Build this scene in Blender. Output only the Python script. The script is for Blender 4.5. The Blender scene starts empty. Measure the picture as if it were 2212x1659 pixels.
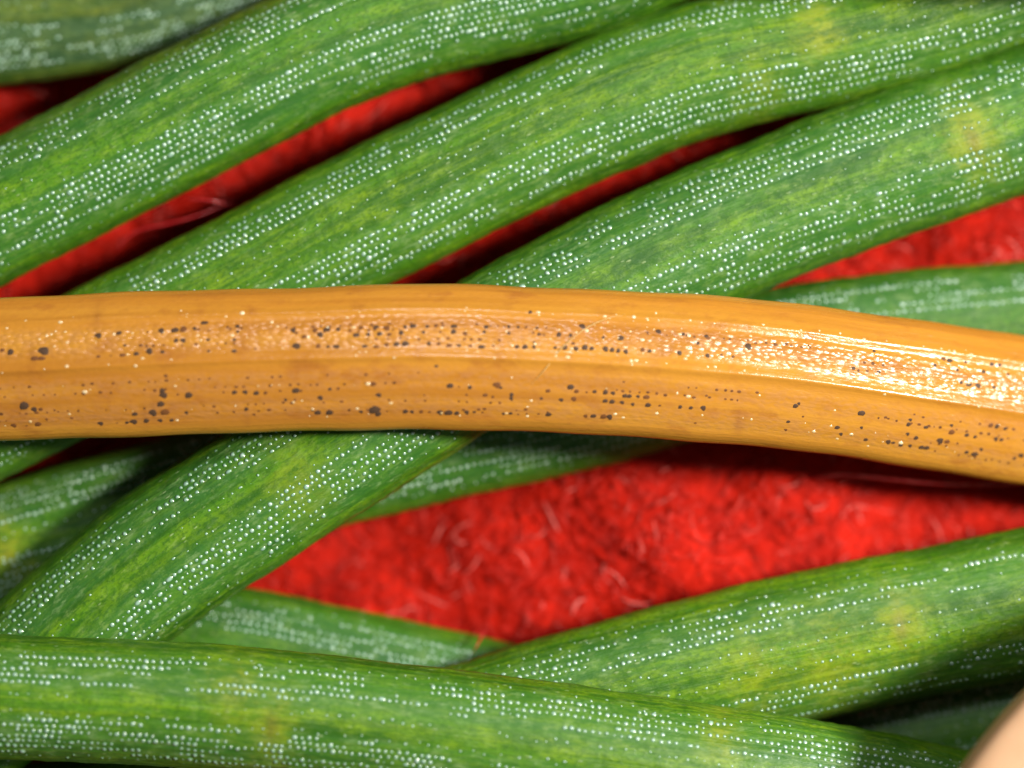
# Macro view: an amber pine needle lying across green pine needles on red felt.
# 1 Blender unit = 1 millimetre.
import bpy, math, random
import numpy as np
from mathutils import Vector, Matrix

random.seed(7); rng = np.random.default_rng(7)
scene = bpy.context.scene
scene.unit_settings.system = 'METRIC'
scene.unit_settings.scale_length = 0.001
col = scene.collection

# ------------------------------------------------------------------ camera
CAM_H, FOCUS_Z, FRAME_W = 31.0, 2.0, 11.06
cam_d = bpy.data.cameras.new('camera')
cam = bpy.data.objects.new('camera', cam_d); col.objects.link(cam)
cam.location = (0, 0, CAM_H); cam.rotation_euler = (0, 0, 0)
cam_d.sensor_width = 36.0
cam_d.lens = 36.0 * (CAM_H - 1.0) / FRAME_W
cam_d.clip_start = 0.5; cam_d.clip_end = 500
cam_d.dof.use_dof = True
cam_d.dof.focus_distance = CAM_H - FOCUS_Z
cam_d.dof.aperture_fstop = 0.06
scene.camera = cam

# ------------------------------------------------------------------ light
world = bpy.data.worlds.new('World'); scene.world = world
world.use_nodes = True
wb = world.node_tree.nodes['Background']
wb.inputs[0].default_value = (0.85, 0.93, 1.0, 1); wb.inputs[1].default_value = 0.10

def lamp(name, az, el, dist, size, power, colour):
    d = bpy.data.lights.new(name, 'AREA'); d.shape = 'DISK'; d.size = size
    d.energy = power; d.color = colour
    o = bpy.data.objects.new(name, d); col.objects.link(o)
    a, e = math.radians(az), math.radians(el)
    o.location = (dist*math.cos(e)*math.cos(a), dist*math.cos(e)*math.sin(a), 1 + dist*math.sin(e))
    o.rotation_euler = (Vector((0, 0, 1)) - o.location).to_track_quat('-Z', 'Y').to_euler()
    return o
lamp('key_lamp', 13, 48, 60, 10, 70000, (1.0, 0.95, 0.86))
lamp('fill_lamp', 85, 60, 60, 14, 12000, (0.95, 0.97, 1.0))

vs = scene.view_settings
vs.view_transform = 'Standard'; vs.look = 'None'; vs.exposure = 0.0; vs.gamma = 1.0
vs.use_curve_mapping = False

# ------------------------------------------------------------------ helpers
def at(px, py, z):
    """pixel of the 2212 x 1659 view of the photograph -> point at height z"""
    k = (CAM_H - z) / (CAM_H - 1.0)
    return np.array(((px - 1106) / 200.0 * k, (829.5 - py) / 200.0 * k, z))

def spline(pts, ds=0.05):
    """smooth curve through points, resampled evenly"""
    P = np.array(pts, float)
    P = np.vstack([2*P[0]-P[1], P, 2*P[-1]-P[-2]])
    out = []
    for i in range(1, len(P)-2):
        p0, p1, p2, p3 = P[i-1], P[i], P[i+1], P[i+2]
        a = np.linalg.norm(p1-p0)**.5; b = np.linalg.norm(p2-p1)**.5; c = np.linalg.norm(p3-p2)**.5
        m1 = (p1-p0)/a**2*0 + b*((p1-p0)/a - (p2-p0)/(a+b) + (p2-p1)/b)*1.0
        m2 = b*((p2-p1)/b - (p3-p1)/(b+c) + (p3-p2)/c)
        for t in np.linspace(0, 1, 60, endpoint=False):
            h = t*t*(3-2*t)
            out.append((2*t**3-3*t**2+1)*p1 + (t**3-2*t**2+t)*m1 + (3*t**2-2*t**3)*p2 + (t**3-t**2)*m2)
    out.append(P[-2])
    C = np.array(out)
    for _ in range(20):                               # iron out small kinks
        C[1:-1] = 0.5*C[1:-1] + 0.25*(C[:-2]+C[2:])
    L = np.concatenate([[0], np.cumsum(np.linalg.norm(np.diff(C, axis=0), axis=1))])
    n = max(2, int(L[-1]/ds)); t = np.linspace(0, L[-1], n+1)
    return np.stack([np.interp(t, L, C[:, k]) for k in range(3)], 1), t

def tag(o, label=None, cat=None, group=None, kind=None):
    if label: o['label'] = label
    if cat: o['category'] = cat
    if group: o['group'] = group
    if kind: o['kind'] = kind
    return o

def link(name, me, mat, loc=(0, 0, 0), parent=None):
    o = bpy.data.objects.new(name, me); col.objects.link(o)
    if mat and not me.materials: me.materials.append(mat)
    o.location = loc
    if parent: o.parent = parent
    return o

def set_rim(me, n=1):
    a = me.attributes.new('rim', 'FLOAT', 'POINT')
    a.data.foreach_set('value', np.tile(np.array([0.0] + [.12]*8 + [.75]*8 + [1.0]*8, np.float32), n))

def make_mesh(name, V, F, smooth=True):
    me = bpy.data.meshes.new(name)
    V = np.asarray(V, np.float32); F = np.asarray(F, np.int32)
    k = F.shape[1]
    me.vertices.add(len(V)); me.vertices.foreach_set('co', V.ravel())
    me.loops.add(F.size); me.loops.foreach_set('vertex_index', F.ravel())
    me.polygons.add(len(F)); me.polygons.foreach_set('loop_start', np.arange(0, F.size, k, dtype=np.int32))
    me.update(calc_edges=True)
    if smooth: me.polygons.foreach_set('use_smooth', np.ones(len(F), bool))
    me.validate()
    return me

# ------------------------------------------------------------------ node helper
class NT:
    def __init__(s, name):
        s.m = bpy.data.materials.new(name); s.m.use_nodes = True
        s.t = s.m.node_tree; s.b = s.t.nodes['Principled BSDF']
    def n(s, kind, **kw):
        x = s.t.nodes.new('ShaderNode'+kind)
        for k, v in kw.items():
            if k.startswith('i_'): x.inputs[k[2:].replace('_', ' ')].default_value = v
            else: setattr(x, k, v)
        return x
    def l(s, a, b): s.t.links.new(a, b)
    def math(s, op, a, b=None, clamp=False):
        x = s.n('Math', operation=op, use_clamp=clamp)
        for i, v in enumerate((a, b)):
            if v is None: continue
            if hasattr(v, 'links'): s.l(v, x.inputs[i])
            else: x.inputs[i].default_value = v
        return x.outputs[0]
    def mix(s, f, a, b):
        x = s.n('Mix', data_type='RGBA')
        for i, v in ((0, f), (6, a), (7, b)):
            if hasattr(v, 'links'): s.l(v, x.inputs[i])
            else: x.inputs[i].default_value = v if i == 0 else (*v, 1)
        return x.outputs[2]
    def ramp(s, f, lo, hi):
        x = s.n('MapRange', interpolation_type='SMOOTHSTEP', clamp=True)
        s.l(f, x.inputs[0]); x.inputs[1].default_value = lo; x.inputs[2].default_value = hi
        return x.outputs[0]
    def scaled(s, v, sc):
        x = s.n('Vector' + 'Math', operation='MULTIPLY'); s.l(v, x.inputs[0]); x.inputs[1].default_value = sc
        return x.outputs[0]
    def noise(s, v, scale, detail=3, rough=0.55):
        x = s.n('TexNoise', noise_dimensions='3D'); s.l(v, x.inputs['Vector'])
        x.inputs['Scale'].default_value = scale; x.inputs['Detail'].default_value = detail
        x.inputs['Roughness'].default_value = rough
        return x.outputs[0]
    def voro(s, v, scale, rnd=1.0, out='Distance', feature='F1'):
        x = s.n('TexVoronoi', voronoi_dimensions='3D', feature=feature); s.l(v, x.inputs['Vector'])
        x.inputs['Scale'].default_value = scale; x.inputs['Randomness'].default_value = rnd
        return x.outputs[out]
    def attr(s, name):
        return s.n('Attribute', attribute_name=name).outputs['Fac']
    def needle_coords(s):
        uv = s.n('UVMap', uv_map='UVMap').outputs[0]
        oi = s.n('ObjectInfo').outputs['Random']
        c = s.n('CombineXYZ'); s.l(s.math('MULTIPLY', oi, 37.0), c.inputs[2])
        a = s.n('VectorMath', operation='ADD'); s.l(uv, a.inputs[0]); s.l(c.outputs[0], a.inputs[1])
        return a.outputs[0]

def green_material(name, tint):
    g = NT(name); v = g.needle_coords()
    fibre = g.noise(g.scaled(v, (0.22, 17, 1)), 1.0, 4, .6)          # straight lengthwise fibres
    streak = g.noise(g.scaled(v, (0.35, 4.5, 1)), 1.0, 3)
    mott = g.noise(g.scaled(v, (0.9, 3.4, 1)), 2.6, 5, .62)
    cross = g.noise(g.scaled(v, (11, 2.0, 1)), 1.0, 4, .6)
    fine = g.noise(g.scaled(v, (0.7, 1.5, 1)), 24, 3, .6)
    grain = g.noise(g.scaled(v, (.6, 1.3, 3)), 15, 4, .7)
    T = lambda c: tuple(a*b for a, b in zip(c, tint))
    deep, mid, lite, blue = T((0.020, 0.088, 0.004)), T((0.062, 0.190, 0.006)), T((0.150, 0.285, 0.007)), T((0.036, 0.140, 0.026))
    c = g.mix(g.ramp(streak, .34, .66), deep, mid)
    c = g.mix(g.math('MULTIPLY', g.ramp(mott, .44, .70), .75), c, lite)
    c = g.mix(g.math('MULTIPLY', g.ramp(fibre, .48, .66), .38), c, lite)
    c = g.mix(g.math('MULTIPLY', g.ramp(fibre, .48, .32), .40), c, deep)
    c = g.mix(g.math('MULTIPLY', g.ramp(cross, .52, .70), .45), c, deep)
    c = g.mix(g.math('MULTIPLY', g.ramp(fine, .44, .66), .62), c, deep)
    band = g.attr('band')
    c = g.mix(g.math('MULTIPLY', band, .60), c, blue)
    # waxy bloom: broken pale film, strongest along the stomatal lines
    haze = g.math('MULTIPLY', g.ramp(g.noise(g.scaled(v, (.8, 2.6, 1)), 6.5, 5, .68), .50, .70),
                  g.math('ADD', g.math('MULTIPLY', band, .30), .12))
    c = g.mix(haze, c, (0.26, 0.38, 0.15))
    c = g.mix(g.math('MULTIPLY', g.ramp(grain, .55, .70), .30), c, (0.24, 0.34, 0.08))
    fleck = g.voro(g.scaled(v, (6, 19, 1)), 1.0)
    gate = g.ramp(g.noise(v, 2.6, 2), .45, .62)
    fl = g.math('MULTIPLY', g.math('SUBTRACT', 1.0, g.ramp(fleck, .08, .22)), gate)
    c = g.mix(g.math('MULTIPLY', fl, .45), c, (0.36, 0.46, 0.22))
    c = g.mix(g.math('MULTIPLY', g.attr('yellow'), g.math('ADD', .25, g.math('MULTIPLY', g.ramp(g.math('ADD', g.math('MULTIPLY', mott, .5), g.math('MULTIPLY', grain, .5)), .40, .58), .75))), c, (0.26, 0.30, 0.010))
    c = g.mix(g.math('MULTIPLY', g.attr('brown'), .7), c, (0.13, 0.11, 0.02))
    g.l(c, g.b.inputs['Base Color'])
    g.b.inputs['Specular IOR Level'].default_value = 0.30
    g.l(g.math('ADD', .32, g.math('MULTIPLY', fine, .25)), g.b.inputs['Roughness'])
    b = g.n('Bump', i_Strength=.5, i_Distance=.03)
    h = g.math('ADD', g.math('MULTIPLY', fibre, 1.1), g.math('MULTIPLY', fine, .45))
    g.l(g.math('ADD', h, g.math('MULTIPLY', fl, .3)), b.inputs['Height'])
    g.l(b.outputs[0], g.b.inputs['Normal'])
    return g.m

def amber_material():
    g = NT('amber_needle'); v = g.needle_coords()
    streak = g.noise(g.scaled(v, (0.35, 9, 1)), 1.0, 4)
    mott = g.noise(g.scaled(v, (.8, 1.4, 1)), 1.9, 4, .6)
    fine = g.noise(g.scaled(v, (.5, 1.2, 1)), 26, 3, .6)
    c = g.mix(g.ramp(streak, .30, .70), (0.38, 0.146, 0.015), (0.48, 0.198, 0.021))
    wide = g.noise(g.scaled(v, (0.12, 3.2, 1)), 1.0, 2)
    c = g.mix(g.math('MULTIPLY', g.ramp(wide, .40, .66), .7), c, (0.53, 0.242, 0.027))
    c = g.mix(g.math('MULTIPLY', g.ramp(g.noise(g.scaled(v, (1, 2, 5)), 2.0, 4, .65), .50, .74), .55), c, (0.28, 0.085, 0.016))
    c = g.mix(g.math('MULTIPLY', g.ramp(fine, .42, .75), .18), c, (0.33, 0.12, 0.025))
    c = g.mix(g.math('MULTIPLY', g.attr('brown'), .75), c, (0.22, 0.07, 0.016))
    band = g.attr('band')
    c = g.mix(g.math('MULTIPLY', band, g.math('MULTIPLY', g.ramp(fine, .35, .6), .30)), c, (0.46, 0.22, 0.09))
    g.l(c, g.b.inputs['Base Color'])
    g.b.inputs['Specular IOR Level'].default_value = 0.48
    g.l(g.math('ADD', .17, g.math('MULTIPLY', g.ramp(mott, .3, .7), .14)), g.b.inputs['Roughness'])
    # epidermal cells: small pillows in rows along the needle; smoother between the stomatal bands
    cells = g.voro(g.scaled(v, (12, 27, 1)), 1.0, 1.0)
    sx = g.n('SeparateXYZ'); g.l(v, sx.inputs[0])
    rough = g.math('MULTIPLY', g.math('ADD', g.math('MULTIPLY', band, .9), .10), g.math('ADD', .25, g.math('MULTIPLY', g.ramp(sx.outputs[1], -.12, .06), .75)))
    h = g.math('ADD', g.math('MULTIPLY', g.math('MULTIPLY', cells, rough), -1.0),
               g.math('ADD', g.math('MULTIPLY', g.noise(g.scaled(v, (.5, 15, 1)), 1.0, 3), .55), g.math('MULTIPLY', fine, .28)))
    b = g.n('Bump', i_Strength=.6, i_Distance=.024); g.l(h, b.inputs['Height'])
    g.l(b.outputs[0], g.b.inputs['Normal'])
    return g.m

def simple(name, colour, rough, spec=.5, var=None, scale=6, sss=0, trans=0):
    g = NT(name); tc = g.n('TexCoord').outputs['Object']
    f = g.ramp(g.noise(tc, scale, 3), .35, .68)
    g.l(g.mix(f, colour, var or colour), g.b.inputs['Base Color'])
    g.b.inputs['Roughness'].default_value = rough
    g.b.inputs['Specular IOR Level'].default_value = spec
    if sss:
        g.b.inputs['Subsurface Weight'].default_value = sss
        g.b.inputs['Subsurface Radius'].default_value = (1.2, .45, .25); g.b.inputs['Subsurface Scale'].default_value = .6
    if trans: g.b.inputs['Transmission Weight'].default_value = trans
    return g.m

def wax_material():
    g = NT('stomatal_wax'); r = g.n('ObjectInfo').outputs['Random']
    tc = g.n('TexCoord').outputs['Object']
    f = g.math('ADD', g.math('MULTIPLY', r, .6), g.math('MULTIPLY', g.noise(tc, 3, 2), .5))
    c = g.mix(f, (0.20, 0.38, 0.27), (0.42, 0.60, 0.50))
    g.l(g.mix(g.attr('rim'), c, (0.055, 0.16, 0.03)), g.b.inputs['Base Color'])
    g.b.inputs['Roughness'].default_value = .30; g.b.inputs['Specular IOR Level'].default_value = 1.0; g.b.inputs['IOR'].default_value = 1.7
    return g.m

def felt_material(fibre):
    g = NT('felt_fibre' if fibre else 'felt_base')
    geo = g.n('NewGeometry'); tc = g.n('TexCoord').outputs['Object']
    if fibre:
        f = geo.outputs['Random Per Island']
        c = g.mix(f, (0.44, 0.008, 0.002), (0.66, 0.016, 0.004))
        c = g.mix(g.ramp(f, .93, .98), c, (0.85, 0.20, 0.17))  # a few fibres coloured pale pink as painted glints
        g.b.inputs['Roughness'].default_value = .42; g.b.inputs['Specular IOR Level'].default_value = .35
    else:
        c = g.mix(g.ramp(g.noise(tc, 2.2, 5, .65), .35, .7), (0.38, 0.006, 0.0015), (0.64, 0.014, 0.003))
        g.b.inputs['Roughness'].default_value = .7; g.b.inputs['Specular IOR Level'].default_value = .15
        b = g.n('Bump', i_Strength=.8, i_Distance=.05); g.l(g.noise(tc, 14, 4, .7), b.inputs['Height']); g.l(b.outputs[0], g.b.inputs['Normal'])
    pass
    g.l(c, g.b.inputs['Base Color'])
    return g.m

M_GREEN = [green_material('green_needle', (1, 1, 1)), green_material('dark_green_needle', (.8, .86, 1.0)),
           green_material('yellow_green_needle', (1.22, 1.08, .9)),
           green_material('olive_needle', (.95, .62, 1.6))]
M_AMBER = amber_material()
M_WAX = wax_material()
M_AWAX_GLINT = simple('amber_wax_glint', (0.62, 0.42, 0.18), .2, .9, (0.78, 0.64, 0.40))
M_SPOT = simple('stomatal_spot', (0.045, 0.028, 0.018), .55, .2, (0.11, 0.055, 0.028), 9)
M_SPOTB = simple('brown_spot', (0.11, 0.042, 0.014), .55, .2, (0.20, 0.075, 0.02), 9)
M_PLUG = simple('grey_wax_plug', (0.30, 0.30, 0.24), .3, .6)
M_FELT, M_FIBRE = felt_material(False), felt_material(True)

# ------------------------------------------------------------------ red felt
def felt_h(x, y):
    hump = .42*np.exp(-(((x-2.2)/3.2)**2+((y+1.6)/1.5)**2)) - .22/(1+np.exp(-(y-.6*x-.5)))
    return hump + (0.10*np.sin(.9*x+.6*y+1) + .08*np.sin(1.7*y-1.1*x) + .05*np.sin(3.1*x+2.3*y+.5) + .04*np.sin(4.3*y-2.7*x+2)) - .12
nx, ny = 260, 220
gx, gy = np.meshgrid(np.linspace(-17, 17, nx), np.linspace(-13, 13, ny), indexing='ij')
gz = felt_h(gx, gy) + rng.normal(0, .02, gx.shape)
idx = np.arange(nx*ny).reshape(nx, ny)
Fq = np.stack([idx[:-1, :-1], idx[1:, :-1], idx[1:, 1:], idx[:-1, 1:]], -1).reshape(-1, 4)
felt = link('felt_cloth', make_mesh('felt_cloth', np.stack([gx, gy, gz], -1).reshape(-1, 3), Fq), M_FELT)
tag(felt, 'bright red fuzzy felt cloth lying under all the needles', 'felt', kind='structure')

def tubes(C, R, sides=5):
    """C: n x k x 3 centre lines, R: n x k radii -> vertices, quads"""
    n, k, _ = C.shape
    T = np.gradient(C, axis=1); T /= np.linalg.norm(T, axis=2, keepdims=True)+1e-9
    up = np.broadcast_to(np.array([.13, .21, .97]), T.shape)
    A = np.cross(T, up); A /= np.linalg.norm(A, axis=2, keepdims=True)+1e-9
    B = np.cross(A, T)
    ph = np.arange(sides)*2*math.pi/sides
    V = C[:, :, None] + R[:, :, None, None]*(A[:, :, None]*np.cos(ph)[:, None] + B[:, :, None]*np.sin(ph)[:, None])
    base = np.arange(n)[:, None, None]*k*sides + np.arange(k-1)[None, :, None]*sides + np.arange(sides)[None, None]
    nxt = np.arange(n)[:, None, None]*k*sides + np.arange(k-1)[None, :, None]*sides + ((np.arange(sides)+1) % sides)[None, None]
    F = np.stack([base, base+sides, nxt+sides, nxt], -1).reshape(-1, 4)
    return V.reshape(-1, 3), F

NF, K = 26000, 7
x0 = rng.uniform(-7.2, 7.2, NF); y0 = rng.uniform(-5.7, 5.7, NF)
ang = rng.uniform(0, 2*math.pi, NF); curl = rng.normal(0, 1.6, NF); ln = rng.uniform(.15, .55, NF)
lift = rng.normal(0, .16, NF); z0 = rng.uniform(-.05, .05, NF); bow = rng.uniform(-.04, .10, NF)
t = np.linspace(-.5, .5, K)
th = ang[:, None] + curl[:, None]*t[None]
dx = np.cumsum(np.cos(th), 1)*(ln/K)[:, None]; dy = np.cumsum(np.sin(th), 1)*(ln/K)[:, None]
cx, cy = x0[:, None]+dx, y0[:, None]+dy
cz = felt_h(cx, cy) + z0[:, None] + lift[:, None]*t[None]*ln[:, None] + bow[:, None]*(1-4*t[None]**2)
big = rng.random(NF) < .05; z0 = z0 + .05*big
rad = np.where(big, rng.uniform(.008, .012, NF), rng.uniform(.004, .008, NF))[:, None]*np.array([.35, .85, 1, 1, 1, .85, .35])[None]
V, F = tubes(np.stack([cx, cy, cz], -1), rad, 5)
fib = link('felt_fibers', make_mesh('felt_fibers', V, F), M_FIBRE, parent=felt)
tag(fib, 'tangled short red wool fibres of the felt', kind='stuff')

# ------------------------------------------------------------------ needles
def dome(name, sides=8, h=.62):
    V = [(0, 0, h)]; rings = ((.50, h*.82), (.95, h*.32), (1.2, -.22))
    for r, z in rings:
        V += [(r*math.cos(2*math.pi*i/sides), r*math.sin(2*math.pi*i/sides), z) for i in range(sides)]
    F = [(0, 1+i, 1+(i+1) % sides) for i in range(sides)]
    for q in range(len(rings)-1):
        a, b = 1+q*sides, 1+(q+1)*sides
        for i in range(sides):
            j = (i+1) % sides
            F += [(a+i, b+i, b+j), (a+i, b+j, a+j)]
    return np.array(V), np.array(F)
DV, DF = dome('d')

class Needle:
    def __init__(s, name, pts, width, top, bottom, roll=0, ridge=0.0, power=2.2, mat=None, rows=(), yellow=(), seed=0, ribs=(), nt=41):
        s.ribs, s.nt = ribs, nt
        s.rng = np.random.default_rng(seed+100)
        W = [at(*p) for p in pts]
        for e, b in ((0, 1), (-1, -2)):                       # run on well past the frame
            d = W[e]-W[b]; d[2] = 0; d /= np.linalg.norm(d)
            ex = W[e] + d*4.5
            W = [ex]+W if e == 0 else W+[ex]
        s.C, s.U = spline(W)
        n = len(s.C)
        T = np.gradient(s.C, axis=0); s.T = T/np.linalg.norm(T, axis=1, keepdims=True)
        S = np.cross(np.array([0, 0, 1.0])[None], s.T); S /= np.linalg.norm(S, axis=1, keepdims=True)
        N = np.cross(s.T, S)
        tw = roll + 0.05*np.sin(s.U*.5+seed)
        s.S = S*np.cos(tw)[:, None] + N*np.sin(tw)[:, None]
        s.N = N*np.cos(tw)[:, None] - S*np.sin(tw)[:, None]
        zk = (CAM_H - s.C[:, 2])/(CAM_H-1)
        px = np.interp(np.linspace(0, 1, n), np.linspace(0, 1, len(width)), width) if hasattr(width, '__len__') else np.full(n, width)
        wob = 1 + .008*np.sin(s.U*2.1+seed) + .006*np.sin(s.U*5.3+2*seed)
        end = np.minimum(s.U, s.U[-1]-s.U)
        taper = np.clip(end/4.0, 0.02, 1)**.55
        s.hw = px/400.0*zk*wob*taper
        s.k = taper; s.top, s.bottom, s.ridge, s.power = top, bottom, ridge, power
        s.rows = rows
        s.build(name, mat, yellow)
    def prof(s, q):
        q = np.clip(q, -1, 1)
        x = sum(h*np.exp(-((q-c)/w)**2) for c, h, w in s.ribs)
        return x + s.top*(1-np.abs(q)**s.power)**.5 + s.ridge*np.clip(1-np.abs(q)/.8, 0, 1)
    def point(s, f, q):
        """f: float index along the needle, q: -1..1 across the upper face"""
        f = np.clip(f, 0, len(s.C)-1.001); i = int(f); r = f-i
        g = lambda A: A[i]*(1-r)+A[i+1]*r
        return g(s.C) + g(s.S)*g(s.hw)*q + g(s.N)*s.prof(q)*g(s.k)
    def frame(s, f, q):
        p = s.point(f, q); a = s.point(f+.5, q)-s.point(f-.5, q)
        qa, qb = max(q-.02, -1), min(q+.02, 1)
        b = s.point(f, qb)-s.point(f, qa)
        n = np.cross(a, b); n /= np.linalg.norm(n); a /= np.linalg.norm(a)
        return p, n, a
    def locate(s, px, py):
        """pixel -> (f, q) on the upper face"""
        z = s.C[:, 2].mean()
        for _ in range(3):
            P = at(px, py, z)
            i = int(np.argmin(((s.C[:, :2]-P[:2])**2).sum(1)))
            d = np.dot(P[:2]-s.C[i, :2], s.T[i, :2])/.05
            q = float(np.dot(P[:2]-s.C[i, :2], s.S[i, :2])/s.hw[i])
            z = s.point(i+d, max(-.97, min(.97, q)))[2]
        return i+d, max(-.95, min(.95, q))
    def build(s, name, mat, yellow):
        nt, nb = s.nt, 12
        phi = np.linspace(0, math.pi, nt); q = np.cos(phi)
        top = np.stack([q, s.prof(q)], 1)
        qb = np.cos(np.linspace(math.pi, 2*math.pi, nb+2)[1:-1])
        bot = np.stack([qb, -s.bottom*(1-np.abs(qb)**2.6)**.5], 1)
        P = np.vstack([top, bot]); m = len(P); n = len(s.C)
        V = s.C[:, None] + s.S[:, None]*(P[None, :, 0:1]*s.hw[:, None, None]) + s.N[:, None]*(P[None, :, 1:2]*s.k[:, None, None])
        w = np.array([(-.5+.5*np.clip(1-np.arccos(np.clip(a, -1, 1))/math.pi, 0, 1)*2)*1.9 for a in P[:, 0]])
        w[nt:] = w[nt:]+2.5
        rj = s.rng.normal(0, 1, (n, m)); rj = (rj+np.roll(rj, 1, 0)+np.roll(rj, 1, 1)+np.roll(rj, -1, 0))/2
        V = V + (V-s.C[:, None])*(rj*(.0042 if s.nt < 100 else .0))[:, :, None]
        V = V.reshape(-1, 3); s.org = s.C[n//2].copy(); s.org[2] = V[:, 2].min()
        idx = np.arange(n*m).reshape(n, m); j = np.roll(idx, -1, 1)
        F = np.stack([idx[:-1], j[:-1], j[1:], idx[1:]], -1).reshape(-1, 4)
        me = make_mesh(name, V-s.org, F)
        UVv = np.stack([np.repeat(s.U, m), np.tile(w, n)], 1)
        uv = me.uv_layers.new(name='UVMap')
        li = np.empty(len(me.loops), np.int32); me.loops.foreach_get('vertex_index', li)
        uv.data.foreach_set('uv', UVv[li].astype(np.float32).ravel())
        band = np.zeros(m)
        for r in s.rows: band[:nt] = np.maximum(band[:nt], np.exp(-((P[:nt, 0]-r)/.085)**2))
        bv = np.tile(band, n)
        a = me.attributes.new('band', 'FLOAT', 'POINT'); a.data.foreach_set('value', bv.astype(np.float32))
        yel = np.zeros(n*m); bro = np.zeros(n*m)
        for (px, py, r, st, b) in yellow:
            c = at(px, py, s.C[:, 2].mean()+s.top)
            d = V[:, :2]-c[:2]
            along = s.T[int(np.argmin(((s.C[:, :2]-c[:2])**2).sum(1))), :2]
            da = d@along; dp = d@np.array([-along[1], along[0]])
            R = r/200
            jit = 1+.25*np.sin(V[:, 0]*23+V[:, 1]*17)+.15*np.sin(V[:, 0]*51-V[:, 1]*43)
            yel = np.maximum(yel, st*np.exp(-((da/(R*.8))**2+(dp/(R*1.15))**2)*jit))
            bro = np.maximum(bro, b*np.exp(-((da/(R*.22))**2+(dp/(R*.55))**2)*jit))
        for nm, arr in (('yellow', yel), ('brown', bro)):
            a = me.attributes.new(nm, 'FLOAT', 'POINT'); a.data.foreach_set('value', arr.astype(np.float32))
        s.obj = link(name, me, mat, tuple(s.org))

def place(nd, f, q, r, stretch=1.0, flat=1.0, sink=0.0):
    p, n, a = nd.frame(f, q)
    b = np.cross(n, a); p = p - n*sink*r - nd.org
    return Matrix(((a[0]*r*stretch, b[0]*r, n[0]*r*flat, p[0]), (a[1]*r*stretch, b[1]*r, n[1]*r*flat, p[1]),
                   (a[2]*r*stretch, b[2]*r, n[2]*r*flat, p[2]), (0, 0, 0, 1)))

DOT_ME = []
for kx in range(4):
    jit = DV.copy(); jit[1:] *= 1+np.random.default_rng(kx).normal(0, .06, (len(DV)-1, 1))
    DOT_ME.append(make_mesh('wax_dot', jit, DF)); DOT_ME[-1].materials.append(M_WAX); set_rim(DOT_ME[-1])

def in_frame(p, mx=0.15):
    k = (CAM_H-1)/(CAM_H-p[2])
    return abs(p[0]*k) < 5.53+mx and abs(p[1]*k) < 4.15+mx

def stack_stuff(mats):
    A = np.array([np.array(m) for m in mats])
    V = np.einsum('nij,vj->nvi', A[:, :3, :3], DV) + A[:, None, :3, 3]
    F = DF[None] + (np.arange(len(A))*len(DV))[:, None, None]
    return V.reshape(-1, 3), F.reshape(-1, 3)

def wax_dots(nd, size=1.0, dens=1.0, minor=()):
    g = nd.rng; items = []
    for r in list(nd.rows)+list(minor):
        small = r in minor
        u = g.uniform(0, .1); on = True; left = int(g.geometric(1/14))
        drift = g.uniform(0, 6); amp = .004
        while u < nd.U[-1]-1.5:
            if u > 2.5 and on:
                f = u/.05; q = r + amp*math.sin(u*1.3+drift) + g.normal(0, .006 if not small else .03)
                if abs(q) < .93:
                    rad = size*(g.normal(.0195, .0038) if not small else g.uniform(.008, .015))
                    if g.random() < .10: rad *= .6
                    st = g.uniform(.9, 1.2) if g.random() < .93 else g.uniform(1.3, 1.8)
                    p = nd.point(f, q)
                    if in_frame(p, 1.2): items.append((f, q, rad, st, in_frame(p)))
            u += (g.normal(.072, .006) if on else .072) * (1 if not small else g.uniform(1, 2.5))
            left -= 1
            if left <= 0:
                on = not on
                left = int(g.geometric(1/(14*dens) if on else 1/(6.0 if not small else 6)))
    vis = [i for i, it in enumerate(items) if it[4]]
    vis.sort(key=lambda i: -items[i][2]*(1-.75*items[i][1]**2))
    keep = set(vis[:300]); rest = []
    for i, (f, q, rad, st, _) in enumerate(items):
        m = place(nd, f, q, rad, st, .8)
        if i in keep:
            o = bpy.data.objects.new('wax_dot', DOT_ME[i % 4]); col.objects.link(o)
            o.parent = nd.obj; o.matrix_local = m
        else: rest.append(m)
    if rest:
        V, F = stack_stuff(rest)
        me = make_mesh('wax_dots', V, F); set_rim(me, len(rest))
        o = link('wax_dots', me, M_WAX, parent=nd.obj); o['kind'] = 'stuff'

ROWS = (.74, .65, .56, .47, .37, -.22, -.31, -.40, -.49, -.58, -.67, -.77)
def rows(off=0, drop=(), sc=1.0):
    return tuple(round(r*sc+off, 3) for i, r in enumerate(ROWS) if i not in drop)
GG = 'green pine needles heaped on the red felt'
def green(pts, width, label, top=.58, bottom=.28, roll=0, mat=0, rw=ROWS, yellow=(), seed=0, size=1.0, dens=1.0, minor=None):
    nd = Needle('pine_needle', pts, width, top, bottom, roll, 0.03, 2.1, M_GREEN[mat], rw, yellow, seed)
    tag(nd.obj, label, 'pine needle', GG)
    if minor is None: minor = (.80, .15, -.14, -.84)
    wax_dots(nd, size, dens, tuple(round(x+.003*seed, 3) for x in minor))
    return nd

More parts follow.
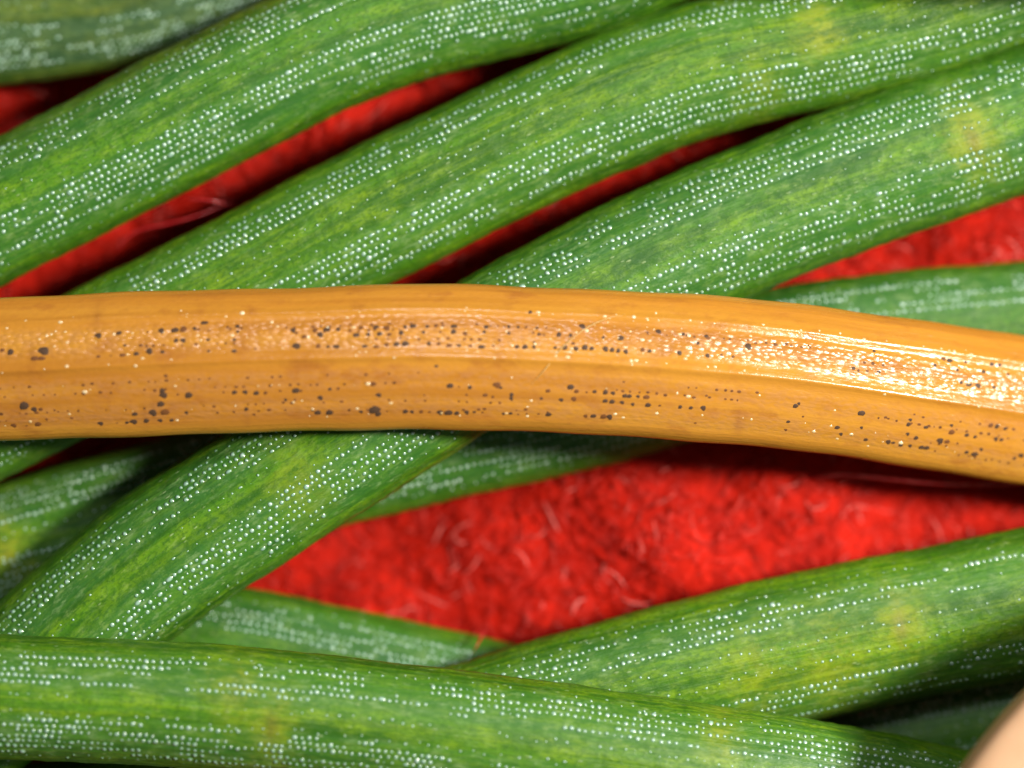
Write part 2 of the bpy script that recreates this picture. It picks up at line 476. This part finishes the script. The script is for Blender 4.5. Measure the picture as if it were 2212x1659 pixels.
# low, dull needle in the corner
green([(-900, 170, .45), (-400, 120, .42), (0, 52, .20), (260, 20, .15), (500, -50, .1), (1000, -190, .1), (1500, -330, .1)], 262,
      'dull olive out-of-focus needle lying lowest, tucked under another beside a wedge of red felt', mat=3, seed=1, top=.36, bottom=.3, dens=.6)
green([(-900, 860, 1.0), (-400, 650, 1.0), (0, 456, 1.0), (213, 348, 1.0), (423, 238, .98), (737, 84, .9), (947, 12, .84), (1144, -33, .80), (1300, -74, .86), (1470, -150, 1.1), (1800, -200, 1.9), (2200, -190, 2.4), (2700, -200, 2.6)], 292,  # unseen right end raised to shade the needle below it
      'green needle slanting over the dull olive needle, a dark red gap along its lower side', seed=2, rw=rows(.02), minor=(.84, .14, -.12, -.86))
green([(-900, 1330, .95), (-400, 1075, 1.0), (0, 872, 1.02), (167, 790, 1.03), (463, 641, 1.05), (737, 499, 1.05), (1037, 351, 1.02), (1184, 282, 1.0), (1474, 162, .95), (1774, 88, .92), (2024, 20, .9), (2212, -44, .9), (2700, -220, .9)], [300, 300, 298, 290, 280],
      'green needle between two dark red gaps, with one round yellow blotch', mat=2, seed=3, rw=rows(-.02, (4, 5)), yellow=[(1770, 62, 55, .8, 0), (1640, 185, 60, .35, 0)])
green([(-600, 1980, .9), (-300, 1730, 1.1), (0, 1500, 1.28), (217, 1310, 1.35), (363, 1195, 1.38), (547, 1077, 1.4), (737, 953, 1.4), (1090, 729, 1.32), (1474, 536, 1.15), (1841, 385, 1.02), (2212, 258, .95), (2700, 110, .9)], [305, 306, 310, 316, 318],
      'long green needle bending under the amber one, with a brown-flecked yellow scar', mat=0, seed=4, rw=rows(.0), yellow=[(2105, 300, 62, .95, .9), (650, 1040, 70, .35, 0)])
green([(-900, 1430, .30), (-400, 1300, .35), (0, 1190, .42), (367, 1088, .45), (820, 970, .45), (1204, 884, .45), (1437, 822, .45), (1634, 772, .45), (1950, 728, .36), (2212, 706, .30), (2700, 680, .4)], 285,
      'bluish green needle passing beneath both the long bent needle and the amber one', mat=1, seed=5, rw=rows(.03), yellow=[(20, 1200, 60, .9, .6)], top=.42)
green([(-700, 1440, .3), (-300, 1405, .34), (0, 1390, .38), (363, 1392, .42), (543, 1410, .42), (737, 1450, .42), (1120, 1535, .40), (1500, 1630, .36), (2100, 1790, .32)], 275,
      'half-hidden dark needle along the lower left edge of the large red patch', mat=1, seed=6, rw=rows(.0), top=.42, dens=.8)
green([(600, 1765, .40), (1000, 1790, .38), (1400, 1712, .36), (1774, 1632, .36), (2212, 1546, .36), (2800, 1430, .36)], 270,
      'very dark shaded needle low down, wedged between two bright needles and the fingertip', mat=1, seed=7, top=.38, dens=.8)
green([(300, 1790, 1.15), (700, 1690, 1.2), (1120, 1560, 1.22), (1474, 1458, 1.18), (1774, 1388, 1.1), (2212, 1302, 1.02), (2800, 1190, .95)], 322,
      'broad yellow-green needle along the lower edge of the large red patch', mat=2, seed=8, rw=rows(-.03, (4, 5, 6)), yellow=[(1945, 1350, 60, .8, .8), (1800, 1440, 110, .5, 0), (1640, 1470, 90, .45, 0)], dens=.8)
green([(-900, 1470, 2.0), (-400, 1488, 2.02), (0, 1505, 2.05), (363, 1520, 2.08), (737, 1555, 2.08), (1270, 1625, 1.98), (1774, 1702, 1.62), (2212, 1790, 1.15), (2800, 1940, .7)], [268, 270, 285, 290],
      'bright green needle on top of its neighbours, crossing the lower ends of the others', mat=2, seed=9, rw=rows(.02), yellow=[(595, 1560, 55, .6, .8), (520, 1480, 60, .5, .2), (1560, 1580, 50, .6, .1)], dens=.9)

# ------------------------------------------------------------------ amber needle
AROWS = (.42, .34, .22, -.26, -.38, -.62, -.72)
amber = Needle('pine_needle', [(-900, 832, 1.65), (-400, 812, 1.9), (0, 798, 2.08), (367, 784, 2.18), (737, 774, 2.22), (904, 770, 2.22), (1170, 777, 2.14), (1474, 793, 1.98), (1707, 813, 1.76), (1974, 850, 1.42), (2212, 887, 1.04), (2500, 940, .62), (2800, 1000, .3)],
               [306, 308, 312, 316, 318, 314], .30, .30, 0.0, .10, 2.6, M_AMBER, AROWS,
               [(1590, 915, 40, 0, .7), (355, 870, 38, 0, .7), (230, 690, 45, 0, .5), (545, 905, 30, 0, .35), (95, 770, 40, 0, .5), (330, 900, 45, 0, .5), (70, 880, 40, 0, .4), (810, 890, 30, 0, .5), (1310, 845, 30, 0, .3)], 11,
               ribs=((.64, .016, .035), (-.03, .014, .028), (.11, -.012, .05), (.53, -.012, .045), (-.14, -.006, .05), (.34, .005, .05)), nt=121)
tag(amber.obj, 'glossy amber dead needle with dark dotted lines, lying over all the green needles', 'pine needle')

def crop(ox, raw): return [(ox + x/3, 553 + y/3, r/3) for x, y, r in raw]
SP = crop(0, [(30,610,18),(85,620,24),(300,615,30),(240,665,28),(285,665,25),(650,520,22),(780,505,20),(650,655,16),(730,650,9),(805,648,22),(895,640,24),(980,628,26),(1062,630,18),(965,497,9),(1055,492,22),(1140,490,24),(1195,483,24),(1268,478,14),(1330,440,24),(1150,555,18),(1195,555,18),(1355,552,14),(1480,470,12),(1545,465,14),(1545,500,14),(1525,552,12),(1525,627,20),(1660,612,10),(1360,625,12),(1905,492,20),(1975,535,18),(2045,490,18),(2080,522,20),(2120,488,22),(2195,485,16),(1928,598,22),(2065,598,20),(2130,600,14),(2185,600,20),(820,585,12),
 (170,970,32),(235,995,20),(275,995,16),(365,1000,8),(100,1098,18),(180,1100,8),(255,1090,20),(660,1088,18),(765,1085,8),(830,1082,14),(875,1078,22),(880,1030,18),(955,1072,20),(1000,1022,26),(1075,1020,28),(1050,965,22),(1045,1070,16),(1118,1070,18),(1060,880,22),(1070,910,22),(1160,905,9),(1230,910,24),(1085,785,12),(1455,893,10),(1525,893,16),(1595,893,16),(1665,900,20),(1725,897,14),(1820,885,9),(1920,885,24),(1955,885,10),(1855,942,12),(1915,942,10),(1600,1000,16),(1650,1035,10),(2060,1025,22),(2138,1022,22),(2080,930,18),(2140,875,14),(2195,870,12),(1215,1022,14)])
SP += crop(737.3, [(100,525,20),(130,475,16),(178,520,16),(225,472,18),(250,515,18),(295,478,20),(310,520,16),(385,508,20),(410,470,14),(458,465,20),(550,465,14),(525,505,12),(605,462,18),(650,460,10),(632,500,9),(718,465,20),(715,500,18),(790,512,16),(925,468,20),(912,500,12),(1070,465,14),(1130,467,14),(1180,470,9),(1070,508,12),(1250,472,12),(1262,512,12),(1295,515,8),(1390,515,20),(1465,518,14),(1545,458,18),(1675,530,12),(1788,533,18),(2032,488,16),(2185,505,14),(1210,368,12),(1960,495,9),
 (155,597,18),(230,600,20),(295,588,18),(355,585,22),(410,582,22),(560,580,16),(620,580,14),(688,590,20),(750,590,14),(822,592,14),(895,598,22),(970,590,9),(1120,597,18),(1172,597,18),(1230,597,14),(1365,600,12),(1428,598,18),(1500,605,16),(1555,598,22),(1600,602,14),(1690,605,18),(1730,612,18),(1770,615,16),(1820,622,16),(1925,608,16),(1970,615,12),(2160,625,16),(605,725,14),
 (210,840,18),(245,912,16),(215,1010,36),(240,1030,24),(130,1018,12),(295,1015,8),(412,1015,18),(455,1018,14),(512,1018,18),(565,1018,9),(635,1022,20),(685,1025,26),(740,1025,18),(805,1020,18),(852,1018,12),(905,1020,8),(1040,1028,12),(1085,1026,14),(1135,1030,7),(1190,1027,7),(1265,1028,9),(1330,1030,18),(1570,1040,14),(1618,1040,18),(1685,1042,20),(1725,1045,22),(692,852,22),(820,860,16),(800,908,9),(918,910,16),(968,920,12),(995,845,22),(1018,862,12),(1088,905,16),(1088,930,16),(1320,880,16),(1280,928,12),(1408,937,14),(1465,855,24),(1505,880,16),(1490,930,18),(1620,882,16),(1690,884,20),(1740,890,14),(1690,942,18),(1735,945,18),(1800,950,14),(1815,908,18),(1845,908,16),(1900,910,12),(1952,915,20),(1965,965,18),(1868,962,14),(2040,968,10),(2170,975,16),(1570,885,8),(530,912,8),(750,857,8)])
SP += crop(1474.7, [(385,578,22),(120,515,14),(65,560,12),(125,640,14),(210,635,10),(285,645,10),(1055,710,12),(1215,735,14),(1195,600,12),(630,560,10),(770,570,10),(1680,660,24),(1640,650,20),(1780,670,16),(1950,685,20),(2000,690,14),(1740,800,16),(1790,810,18),(1850,820,18),(1950,830,16),(2180,790,20),(1580,690,12),(1720,720,14),(1890,730,14),(2050,750,12),
 (120,900,10),(25,980,14),(105,982,20),(60,1080,9),(688,960,18),(710,945,12),(740,1030,10),(650,1065,12),(640,1120,10),(1110,1005,24),(965,1100,16),(995,1145,14),(1060,1150,10),(1155,1180,14),(1120,1100,12),(1265,1030,12),(1415,1075,18),(1425,1045,12),(1525,1095,16),(1470,1165,18),(1300,1195,20),(1330,1200,14),(1380,1215,16),(1440,1220,14),(1510,1230,20),(1545,1232,18),(1625,1185,24),(1665,1190,20),(1690,1125,22),(1685,1080,12),(1785,1145,18),(1840,1155,14),(1735,1200,10),(1850,1275,24),(1800,1260,16),(1890,1240,14),(1935,1080,22),(1975,1085,20),(1975,1170,18),(2010,1175,16),(2030,1100,14),(2150,1280,18),(2110,1300,16),(2200,1220,18),(1415,1140,14)])
SPOT_ME = []
for kx in range(3):
    jit = DV.copy(); jit[1:] *= 1+np.random.default_rng(50+kx).normal(0, .13, (len(DV)-1, 1))
    pair = []
    for mt in (M_SPOT, M_SPOTB):
        me = make_mesh('stomatal_spot', jit, DF); me.materials.append(mt); pair.append(me)
    SPOT_ME.append(pair)
for i, (x, y, r) in enumerate(SP):
    f, q = amber.locate(x, y)
    g = amber.rng
    o = bpy.data.objects.new('stomatal_spot', SPOT_ME[i % 3][0 if (r > 3.6 and g.random() < .8) else 1]); col.objects.link(o)
    o.parent = amber.obj; o.matrix_local = place(amber, f, q, r/200*.82, g.uniform(.9, 1.35), .22)

# pale specks on the amber needle: wax, plus sparkle painted toward the right
sp = []
g = amber.rng
for r in (.66, .60, .50, .42, .34, .28, .20, .12, .04, -.02, -.26, -.38, -.62, -.70, -.80):
    u = 1.5
    while u < amber.U[-1]-1.5:
        p = amber.point(u/.05, r)
        dens = .12 + .36*np.clip((p[0]+1)/6, 0, 1)*(1 if r > 0 else .0)
        if g.random() < dens and in_frame(p, .8):
            sp.append(place(amber, u/.05, r+g.normal(0, .022), abs(g.normal(.005, .004))+.004, g.uniform(.9, 1.7), .6))
        u += g.uniform(.05, .14)
bs = []
for r in (.42, .34, .22, -.26, -.38, -.62, -.72):
    u = 1.5; on = True
    while u < amber.U[-1]-1.5:
        if g.random() < .05: on = not on
        if on and g.random() < .6 and in_frame(amber.point(u/.05, r), .8):
            bs.append(place(amber, u/.05, r+g.normal(0, .006), g.uniform(.008, .016), g.uniform(.9, 1.6), .2))
        u += g.uniform(.06, .12)
V, F = stack_stuff(bs)
o = link('brown_specks', make_mesh('brown_specks', V, F), M_SPOTB, parent=amber.obj); o['kind'] = 'stuff'
V, F = stack_stuff(sp)
o = link('wax_glint_specks', make_mesh('wax_glint_specks', V, F), M_AWAX_GLINT, parent=amber.obj); o['kind'] = 'stuff'

# ------------------------------------------------------------------ loose fibres
M_HAIR = simple('pale_hair', (0.56, 0.34, 0.10), .4, .4, (0.64, 0.42, 0.16), 9)
M_GHAIR = simple('pale_lint', (0.55, 0.58, 0.30), .35, .7)
M_RED = simple('red_strand', (0.50, 0.012, 0.016), .25, .9, (0.66, 0.06, 0.06), 7)
def strand(name, pts, r, mat, label, cat='fibre', group=None, world=False):
    C, U = spline(pts if world else [at(*p) for p in pts], .03)
    e = np.clip(np.minimum(U, U[-1]-U)/.25, .15, 1)
    V, F = tubes(C[None], (r*e)[None], 7)
    org = C[len(C)//2].copy()
    o = link(name, make_mesh(name, V-org, F), mat, tuple(org)); tag(o, label, cat, group); return o
def on_needle(nd, pts, up):
    out = []
    for x, y in pts:
        f, q = nd.locate(x, y); p, n, _ = nd.frame(f, q); out.append(p+n*up)
    return out
strand('hair', on_needle(amber, [(1142, 831), (1170, 800), (1210, 750), (1264, 708), (1310, 687), (1345, 680)], .012), .0055, M_HAIR,
       'thin pale curved hair stuck to the amber needle', world=True)
strand('red_fiber', [(1740, 1037, .35), (1814, 1025, .55), (1907, 1033, .62), (2007, 1043, .62), (2107, 1047, .58), (2212, 1042, .5), (2330, 1020, .35)], .022, M_RED,
       'long shiny pinkish red fibre stretched just below the amber needle')
strand('red_fiber', [(250, 560, .2), (266, 520, .42), (300, 497, .48), (350, 486, .5), (420, 468, .5), (510, 432, .4)], .012, M_RED,
       'thin red fibre looping through the dark gap between two green needles')
strand('red_fiber', [(380, 425, .5), (417, 430, .62), (460, 434, .62), (515, 449, .45)], .009, M_RED,
       'short red fibre crossing the dark gap beside the looping one')
strand('red_fiber', [(1052, 1355, .5), (1040, 1376, .75), (1030, 1395, .9), (1020, 1414, .84)], .012, M_RED,
       'tiny red fibre lying over the half-hidden dark needle')

# ------------------------------------------------------------------ fingertip
def fingertip():
    RF, Z0 = 5.4, 3.4
    edge = Vector(at(2133, 1582, Z0))
    ax = Vector((0.92, -0.39, 0.0)).normalized(); side = Vector((0, 0, 1)).cross(ax).normalized(); up = ax.cross(side)
    org = edge + Vector((.777, -.63, 0))*RF - ax*RF; org.z = Z0
    def shape(x):
        t = min(x/RF, 1); rr = RF*(1-(1-t)**2)**.5
        rr *= 1 + .035*math.exp(-((x-6)/3)**2) - .05*math.exp(-((x-15)/2.2)**2) + .06*math.exp(-((x-22)/4)**2)
        k = min(max((x-1)/13, 0), 1); k = k*k*(3-2*k)
        hz = .40*(1-(1-t)**40)**.5
        return rr, hz + 3.2*k, 1.9*(1-(1-t)**2)**.5
    def rim(v): return math.copysign(abs(v)**.18, v)
    n, m = 110, 96; V = []
    for i in range(n+1):
        x = 26*(i/n)**2.2; rr, ht, hb = shape(x)
        for j in range(m):
            a = 2*math.pi*j/m; ca, sa = math.cos(a), math.sin(a)
            crease = .12*(math.exp(-((x-15)/.35)**2) + .7*math.exp(-((x-16.2)/.3)**2))
            V.append(tuple(org + ax*x + side*(rr*ca) + up*((ht-crease)*rim(sa) if sa > 0 else hb*sa)))
    F = [(i*m+j, i*m+(j+1) % m, (i+1)*m+(j+1) % m, (i+1)*m+j) for i in range(n) for j in range(m)]
    V = np.array(V); base = np.array([V[:, 0].mean(), V[:, 1].mean(), V[:, 2].min()])
    g = NT('skin'); tc = g.n('TexCoord').outputs['Object']
    c = g.mix(g.ramp(g.noise(tc, .5, 4), .35, .7), (0.52, 0.305, 0.165), (0.58, 0.35, 0.195))
    g.l(c, g.b.inputs['Base Color']); g.b.inputs['Roughness'].default_value = .5
    g.b.inputs['Subsurface Weight'].default_value = .25; g.b.inputs['Subsurface Radius'].default_value = (1.4, .5, .3)
    b = g.n('Bump', i_Strength=.06, i_Distance=.05); w = g.n('TexWave', wave_type='RINGS'); w.inputs['Scale'].default_value = 1.1; w.inputs['Distortion'].default_value = 2.5
    g.l(tc, w.inputs['Vector']); g.l(w.outputs[1], b.inputs['Height']); g.l(b.outputs[0], g.b.inputs['Normal'])
    o = link('person', make_mesh('person', V-base, F), g.m, tuple(base))
    tag(o, 'blurred pale bare fingertip resting beside the darkest shaded needle', 'finger')
    # nail on the upper side
    NV, NFc = [], []; a_n, b_n = 14, 18
    for i in range(a_n+1):
        x = 2.8 + 7.4*i/a_n; rr, ht, hb = shape(x)
        spread = .95*(1-.25*max(0, (i/a_n-.7)/.3)**2 - .3*max(0, (.25-i/a_n)/.25)**2)
        for j in range(b_n+1):
            a = math.pi/2 + spread*(j/b_n*2-1)
            NV.append(tuple(org + ax*x + side*(rr*math.cos(a)) + up*(ht*rim(math.sin(a))+.06)))
    for i in range(a_n):
        for j in range(b_n):
            k = i*(b_n+1)+j; NFc.append((k, k+1, k+b_n+2, k+b_n+1))
    nail = link('fingernail', make_mesh('fingernail', np.array(NV)-base, NFc), simple('nail', (0.50, 0.31, 0.23), .25, .6, (0.56, 0.37, 0.29), .6), parent=o)
    sol = nail.modifiers.new('thickness', 'SOLIDIFY'); sol.thickness = .3; sol.offset = 0
fingertip()
